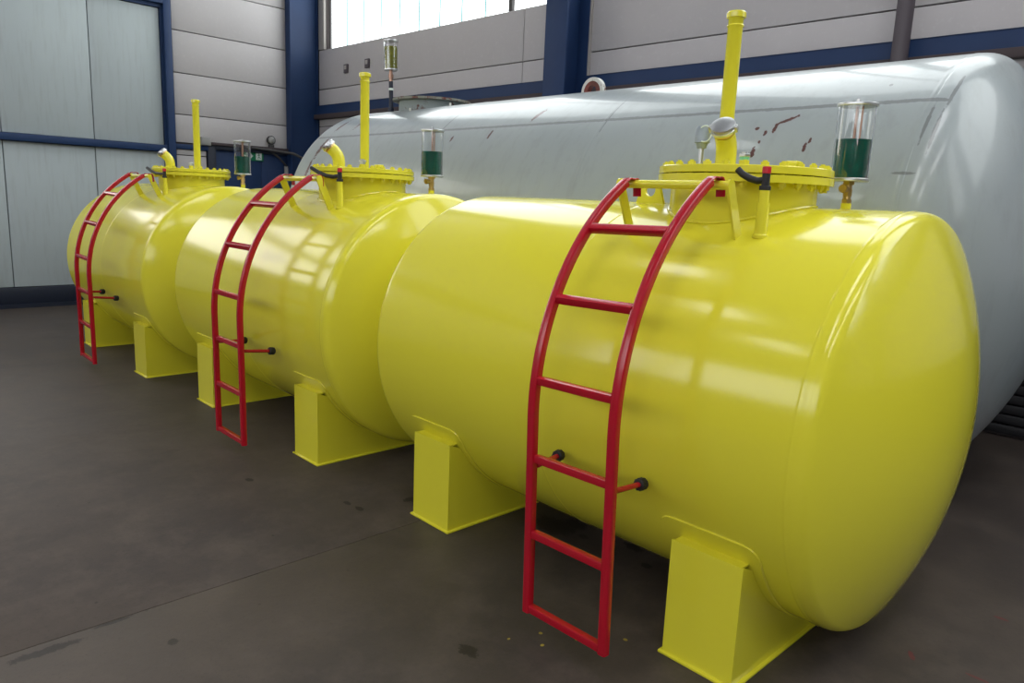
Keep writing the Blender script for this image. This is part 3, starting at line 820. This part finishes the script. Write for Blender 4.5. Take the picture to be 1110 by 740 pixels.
# its own gauge on a pole
PX, PY = -4.54, 1.70; tilt = T(PX, PY, 2.47) @ Rm(math.radians(-1.5), 'Y')
b = bmesh.new(); cyl(b, 0.022, 0, 0.33, 16, tilt); cyl(b, 0.032, 0, 0.06, 12, tilt); pg = finish('gauge_pole', b, DKBLUE, gt)
b = bmesh.new(); cyl(b, 0.026, 0.24, 0.262, 12, tilt); finish('pole_band', b, WHITE, pg)
b = bmesh.new(); cyl(b, 0.018, 0.33, 0.44, 12, tilt); cyl(b, 0.026, 0.36, 0.40, 8, tilt); finish('brass_neck', b, COPPER, pg)
b = bmesh.new(); cyl(b, 0.072, 0.44, 0.452, 28, tilt); finish('bottom_plate', b, STEEL, pg)
b = bmesh.new(); cyl(b, 0.068, 0.453, 0.672, 28, tilt); finish('yellow_green_fluid', b, LIQ_Y, pg)
b = bmesh.new(); lathe(b, [(0.073, 0.453), (0.073, 0.725), (0.070, 0.725), (0.070, 0.453)], 32, tilt, closed=True); finish('glass_cylinder', b, GLS, pg)
b = bmesh.new(); cyl(b, 0.075, 0.726, 0.738, 28, tilt); finish('top_plate', b, STEEL, pg)

# ------------------------------------------------------------------ fittings on the walls
def wl(v, off, z):      # a point on the left wall
    return KL + Vector((0.02916, -0.99957, 0)) * v + Vector((0.99957, 0.02916, 0)) * off + Vector((0, 0, z))
def wb(u, off, z):      # a point on the back wall, off = distance into the hall
    return KB + Vector((0.99957, 0.02916, 0)) * u + Vector((0.02916, -0.99957, 0)) * off + Vector((0, 0, z))

es = empty('exit_sign', wl(0.90, -0.015, 2.150), ANL); tag(es, 'green emergency exit sign on the blue door beside the corner column', 'sign')
b = bmesh.new(); box(b, -0.17, 0.17, 0.0, 0.012, -0.072, 0.072, bev=0.002); finish('sign_plate', b, GREEN, es)
b = bmesh.new(); box(b, -0.140, -0.045, 0.0121, 0.0135, -0.055, 0.055); finish('doorway_symbol', b, WHITE, es)
b = bmesh.new()   # running figure
box(b, -0.098, -0.088, 0.0136, 0.0146, 0.028, 0.042)
for x0, z0, x1, z1 in ((-0.092, 0.026, -0.098, -0.008), (-0.098, -0.008, -0.078, -0.022), (-0.078, -0.022, -0.084, -0.046), (-0.098, -0.008, -0.108, -0.028), (-0.108, -0.028, -0.126, -0.030), (-0.092, 0.022, -0.072, 0.010), (-0.092, 0.022, -0.114, 0.012)):
    d = Vector((x1 - x0, 0, z1 - z0)); sweep(b, [Vector((x0, 0.0142, z0)), Vector((x1, 0.0142, z1))], [(-0.0045, -0.0006), (0.0045, -0.0006), (0.0045, 0.0006), (-0.0045, 0.0006)], Vector((0, 1, 0)))
finish('running_figure', b, GREEN, es)
b = bmesh.new()   # arrow
for x0, z0, x1, z1 in ((0.0, 0.0, 0.12, 0.0), (0.01, 0.0, 0.05, 0.036), (0.01, 0.0, 0.05, -0.036)):
    sweep(b, [Vector((x0, 0.0132, z0)), Vector((x1, 0.0132, z1))], [(-0.008, -0.0008), (0.008, -0.0008), (0.008, 0.0008), (-0.008, 0.0008)], Vector((0, 1, 0)))
finish('arrow_symbol', b, WHITE, es)

wlmp = empty('wall_lamp', wl(0.61, 0.0, 2.41), ANL); tag(wlmp, 'small round grey bulkhead fitting on the wall above the blue door', 'lamp')
LM = Rm(-math.pi / 2, 'X')
b = bmesh.new(); cyl(b, 0.068, 0, 0.04, 24, LM); box(b, -0.04, 0.04, 0.0, 0.05, -0.15, -0.07, bev=0.004); finish('housing', b, CABLE, wlmp)
b = bmesh.new(); lathe(b, [(0.055, 0.04), (0.05, 0.06), (0.03, 0.075), (0, 0.08)], 24, LM); finish('lens', b, BOXG, wlmp)

jb = bmesh.new(); box(jb, -0.07, 0.07, 0.0, 0.07, -0.06, 0.06, bev=0.008); box(jb, -0.06, 0.06, 0.07, 0.078, -0.05, 0.05, bev=0.003)
o = finish('junction_box', jb, BOXG); o.location = wl(1.655, 0.001, 2.305); o.rotation_euler = (0, 0, ANL); tag(o, 'small grey junction box above the pale wall strip beside the gate frame', 'box')
b = bmesh.new(); box(b, -0.035, 0.035, 0.0, 0.05, -0.17, 0.17, bev=0.006); box(b, -0.02, 0.02, 0.05, 0.056, 0.02, 0.14, bev=0.003)
o = finish('switch_box', b, BOXG); o.location = wl(0.345, -0.01, 1.86); o.rotation_euler = (0, 0, ANL); tag(o, 'narrow pale switch box on the blue door beside the corner column', 'switch')
for i, (u_, z_) in enumerate(((0.92, 3.521), (1.488, 3.545))):
    b = bmesh.new(); box(b, -0.05, 0.05, -0.03, 0.0, -0.065, 0.065, bev=0.006); root = finish('wall_socket', b, BROWN)
    b = bmesh.new(); box(b, -0.03, 0.03, -0.036, -0.0301, -0.015, 0.045, bev=0.003); finish('lid', b, PALE, root)
    root.location = wb(u_, 0.0, z_); root.rotation_euler = (0, 0, ANG)
    tag(root, ['small grey wall socket under the window, nearer the corner column', 'small grey wall socket under the window, farther from the corner column'][i], 'socket', 'wall sockets under the window')

# brown grey downpipe in front of the rail
dp = empty('downpipe', wb(9.02, 0.20, 0), ANG); tag(dp, 'dark brownish grey vertical pipe on the back wall above the grey tank', 'pipe')
b = bmesh.new(); cyl(b, 0.062, 0, 9.9, 24); finish('pipe', b, BROWN, dp)
for z in (1.2, 4.6, 7.5):
    b = bmesh.new(); lathe(b, [(0.062, z - 0.02), (0.068, z - 0.02), (0.068, z + 0.02), (0.062, z + 0.02)], 24, closed=True); box(b, -0.01, 0.01, 0.06, 0.2, z - 0.015, z + 0.015); finish('pipe_clip', b, BROWN, dp)

# grey cables looping round the corner column
pts = [wl(0.95, 0.05, 2.27), wl(0.60, 0.08, 2.25), wl(0.35, 0.25, 2.22), wl(0.2, 0.40, 2.12), wl(0.12, 0.55, 2.06), wl(0.05, 0.66, 2.07), wl(-0.02, 0.72, 2.10)]
b = bmesh.new(); sweep(b, pts, circ(0.022, 10)); tag(finish('cable_bundle', b, CABLE), 'grey cable bundle sagging from above the blue door across the corner column', 'cable')
b = bmesh.new(); sweep(b, [wl(0.62, 0.03, 2.24), wl(0.50, 0.06, 2.15), wl(0.42, 0.05, 2.08), wl(0.36, 0.03, 2.03)], circ(0.016, 8)); tag(finish('cable', b, CABLE), 'short grey cable dropping to the switch box on the blue door', 'cable')
